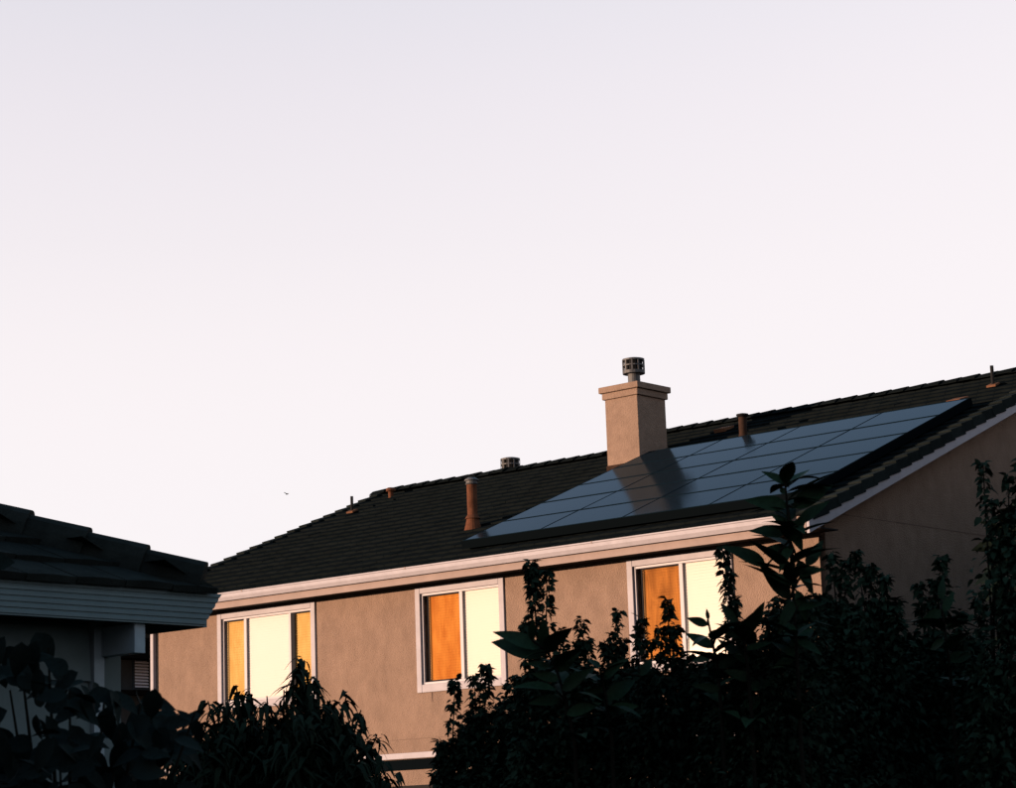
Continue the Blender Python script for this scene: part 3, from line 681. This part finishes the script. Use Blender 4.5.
broad_shoot("tall broad-leaved shoot with big glossy leaves in front of the house corner", [(800, 720), (797, 660), (793, 590), (790, 540), (787, 505), (785, 480)],
    [(786, 484, 765, 469), (788, 506, 746, 499), (793, 508, 831, 481), (798, 524, 828, 499), (784, 534, 753, 527), (766, 566, 729, 542), (795, 552, 767, 545), (806, 566, 824, 539), (786, 494, 779, 486), (792, 530, 772, 513), (794, 560, 782, 590), (797, 575, 822, 566),
     (790, 540, 806, 512), (797, 585, 768, 572), (795, 600, 778, 628), (797, 610, 826, 600), (796, 630, 770, 618), (797, 640, 822, 652), (798, 560, 812, 590), (790, 520, 800, 548), (797, 655, 772, 668), (786, 470, 790, 486), (792, 545, 778, 565), (796, 590, 810, 622), (790, 600, 760, 560)], 6.75, 54)
broad_shoot("broad-leaved shoot pointing at the middle window", [(575, 745), (566, 700), (556, 668), (546, 650)],
    [(546, 655, 491, 636), (540, 648, 495, 629), (532, 640, 533, 620), (545, 648, 542, 622), (552, 668, 526, 661), (560, 680, 531, 672), (556, 690, 517, 677), (556, 672, 580, 650), (562, 690, 590, 668), (560, 700, 530, 700), (566, 715, 600, 700)], 6.95, 16)
broad_shoot("small broad-leaved shoot against the cream pane of the right window", [(722, 720), (718, 670), (713, 645), (708, 620)],
    [(708, 625, 687, 617), (714, 648, 685, 631), (716, 637, 731, 621), (708, 620, 707, 608), (716, 655, 690, 660), (718, 668, 745, 652), (720, 690, 696, 684)], 6.9, 12)
broad_shoot("broad-leaved shoot with two raised leaves beside the right window frame", [(752, 720), (748, 670), (744, 640), (738, 622)],
    [(737, 622, 719, 603), (752, 628, 763, 603), (744, 640, 726, 632), (746, 650, 772, 640), (750, 680, 725, 668), (750, 690, 776, 676)], 6.85, 12)
broad_shoot("broad-leaved shoot with one brighter drooping leaf below the gable wall", [(955, 730), (950, 670), (945, 630), (941, 606)],
    [(941, 610, 920, 626), (942, 600, 941, 575), (943, 612, 955, 590), (946, 628, 968, 618), (945, 640, 926, 650), (948, 660, 975, 652)], 7.2, 14)
broad_shoot("broad-leaved shoot rising between the two right windows", [(612, 740), (606, 700), (600, 670)],
    [(604, 680, 622, 656), (600, 668, 588, 655), (606, 690, 580, 690), (640, 676, 655, 655), (606, 700, 636, 676), (608, 710, 640, 705)], 7.0, 14)

# peach tree
def peach():
    dist = 11; gp = pick(278, 788, dist); root = empty("peach_tree", (gp.x, gp.y, 0)); tag(root, "small fruit tree with long drooping leaves under the left window", "tree")
    tr = MB(); trunk_top = Vector((gp.x, gp.y, .9)); tr.tube([(gp.x + .03, gp.y, 0), (gp.x, gp.y + .02, .5), trunk_top], [.06, .05, .045], 10)
    tips = [(302, 660), (236, 685), (249, 691), (267, 696), (316, 681), (347, 694), (361, 710), (377, 735), (208, 701), (181, 734), (174, 750), (284, 690), (225, 700), (330, 700), (195, 722), (294, 672), (309, 672)]
    shoots = [(x, y, dist + random.uniform(-.15, .25), 1) for x, y in tips]
    for _ in range(200):
        x = random.uniform(168, 392); top = np.interp(x, [168, 185, 215, 240, 262, 300, 330, 360, 380, 395], [778, 758, 728, 716, 728, 694, 710, 738, 766, 794]); shoots.append((x, random.uniform(top, 860), dist + random.uniform(-.35, .55), 0))
    Bs, Ds = [], []
    for x, y, dd, s in shoots:
        tip = pick(x, y, dd); mid = trunk_top.lerp(tip, .5) + Vector((random.gauss(0, .05), random.gauss(0, .05), .05))
        pts = [trunk_top, mid, trunk_top.lerp(tip, .8) + Vector((0, 0, .04)), tip]; tr.tube(pts, [.022, .013, .008, .003], 6)
        a, b = np.array(pts[2]), np.array(pts[3]); c = np.array(mid); n = 56 if s else 110
        t = RNG.random(n) ** .8; back = .42
        dirn = (b - a) / (np.linalg.norm(b - a) + 1e-6); P = b - dirn * ((1 - t) * min(back, np.linalg.norm(b - c)))[:, None] + rnd(n, .012 if s else .05)
        ang = RNG.random(n) * 6.283; Ds.append(np.stack([np.cos(ang), np.sin(ang), RNG.uniform(-.35, .5, n)], 1)); Bs.append(P)
    tr.build("trunk", BARK, root)
    Bq, Dq = np.concatenate(Bs), np.concatenate(Ds); n = len(Bq); L_ = RNG.uniform(.045, .08, n)
    me = leaves_mesh("crown", Bq, Dq, np.tile([0, 0, 1.], (n, 1)) + rnd(n, .25), L_, L_ * .42, LANCE, LEAF_PEACH, .8)
    o = bpy.data.objects.new("crown", me); COL.objects.link(o); set_parent(o, root)
peach()

# fig-like tree at the left with big rounded leaves
def fig():
    dist = 4.6; gp = pick(70, 788, dist); root = empty("fig_tree", (gp.x, gp.y, 0)); tag(root, "dark tree with large rounded leaves in front of the blue-grey house", "tree")
    me = [leaf_single_mesh("leaf", LEAF_FIG, w_, c, 8, .15) for w_, c in ((.7, .2), (.5, .4), (.62, .3))]
    tr = MB(); top = Vector((gp.x, gp.y, 1.3)); tr.tube([(gp.x, gp.y, 0), (gp.x + .02, gp.y, .7), top], [.04, .035, .03], 10)
    ends = [(20, 655), (48, 648), (70, 690), (105, 692), (140, 705), (160, 700), (195, 712), (10, 690), (30, 740), (85, 735), (120, 730), (60, 760), (150, 755), (-20, 660), (100, 770), (0, 560)]
    for x, y in ends[:-1]: tip = pick(x, y, dist + random.uniform(-.12, .12)); tr.tube([top, top.lerp(tip, .5) + Vector((0, 0, -.03)), tip], [.008, .005, .002], 6)
    tr.tube([pick(-20, 660, dist), pick(-30, 600, dist), pick(-12, 562, dist)], [.006, .005, .003], 6)
    tr.build("trunk", BARK, root)
    spots = []
    prof = lambda x: np.interp(x, [-40, 0, 20, 48, 60, 75, 100, 118, 135, 158, 178, 196, 205], [640, 645, 650, 640, 668, 690, 687, 692, 700, 694, 716, 712, 730])
    gaps = [(12, 712, 17, 24), (82, 727, 10, 7), (30, 742, 8, 10), (140, 712, 6, 5), (60, 774, 7, 6), (8, 690, 8, 5), (40, 715, 5, 5), (118, 748, 4, 4)]
    for _ in range(620):
        x = random.uniform(-40, 200); y = prof(x) + 10 + random.random() ** .8 * 150
        if x > 160 and y > 768 - (x - 150) * .45 and y < 790: continue
        if any(((x - a) / (w_ + 6)) ** 2 + ((y - b) / (h_ + 6)) ** 2 < 1 for a, b, w_, h_ in gaps): continue
        spots.append((x, y))
    random.shuffle(spots); extra_v = MB()
    spots = [(x, prof(x) + random.uniform(4, 14)) for x in range(-4, 200, 6)] + [(176, 722), (186, 716), (192, 718), (168, 728), (180, 738)] + spots
    count = 0
    for x, y in spots:
        b_ = pick(x, y, dist + random.uniform(-.3, .3)); a = random.uniform(0, 6.28); L_ = random.uniform(.045, .075)
        tocam = (Vector((0, 0, CAM_Z)) - b_).normalized(); up = tocam * random.uniform(.2, 1) + Vector((0, 0, .6)) + Vector((random.gauss(0, .3), random.gauss(0, .3), 0))
        lat = RIGHT * math.cos(a) + UP * math.sin(a) * .8 + Vector((0, 0, -.2))
        mt = leaf_matrix(b_ - lat * L_ * .5, b_ + lat * L_ * .5, up); count += 1; src = random.choice(me)
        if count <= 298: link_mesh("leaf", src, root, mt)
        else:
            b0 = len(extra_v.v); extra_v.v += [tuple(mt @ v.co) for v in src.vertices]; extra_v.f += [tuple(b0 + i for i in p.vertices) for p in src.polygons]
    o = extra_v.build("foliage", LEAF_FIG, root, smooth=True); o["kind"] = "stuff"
    link_mesh("leaf", me[0], root, leaf_matrix(pick(-14, 562, dist), pick(15, 561, dist), -FWD + Vector((0, 0, .3))))
fig()

# ------------------------------------------------------------------ unseen evergreens and house, added to shade the gable wall and the hedge
def evergreen(x, y, h, r, seed, lab, grp):
    root = empty("added_shade_tree", (x, y, 0)); tag(root, lab, "tree", grp)
    t = MB(); t.tube([(x, y, 0), (x + .05, y, h * .5), (x, y + .04, h * .95)], [.16, .11, .03], 10)
    n = 5200; z = .5 + (h - .5) * RNG.random(n) ** .8; a = RNG.random(n) * 6.283; f = (z - .5) / (h - .5)
    rr = r * np.clip(1.15 - f ** 2.2, .08, 1) * (.45 + .6 * np.sqrt(RNG.random(n))) * (1 + .18 * np.sin(a * 3 + z * 2 + seed))
    Bq = np.stack([x + rr * np.cos(a), y + rr * np.sin(a), z], 1); Dq = np.stack([np.cos(a), np.sin(a), RNG.uniform(-.6, .3, n)], 1) + rnd(n, .4)
    for k in range(14):
        aa = k * 2.4; zz = h * (.15 + .05 * k); t.tube([(x, y, zz), (x + math.cos(aa) * r * .7, y + math.sin(aa) * r * .7, zz + .35)], [.04, .01], 6)
    t.build("trunk", BARK, root)
    L_ = RNG.uniform(.2, .4, n); me = leaves_mesh("crown", Bq, Dq, np.tile([0, 0, 1.], (n, 1)) + rnd(n, .4), L_, L_ * .6, OVATE, LEAF_FAR, .3)
    o = bpy.data.objects.new("crown", me); COL.objects.link(o); set_parent(o, root)
for i, (x, y, h, r) in enumerate(((-10.0, 22.5, 7.4, 1.9), (-11.2, 26.0, 8.0, 2.0), (-12.4, 29.6, 7.7, 2.0), (-13.4, 33.2, 8.2, 2.0))): evergreen(x, y, h, r, i, "unseen dense evergreen tree added to shade the gable wall", "unseen evergreens added for shade")
own = tag(empty("added_shade_house", (2, -8, 0)), "unseen tan stucco house added behind the viewpoint to shade the hedge", "house")  # added out of view to keep sun and sky off the hedge
m = MB(); m.box(-8.5, 12, -14, -4.2, 0, 5.4); m.build("wall", STUCCO, own)
m = MB(); m.prism([(0, -3.6, 5.405), (0, -9.1, 7.6), (0, -14.6, 5.405)], (-9, 0, 0), (12.5, 0, 0)); m.build("roof", DECK, own)
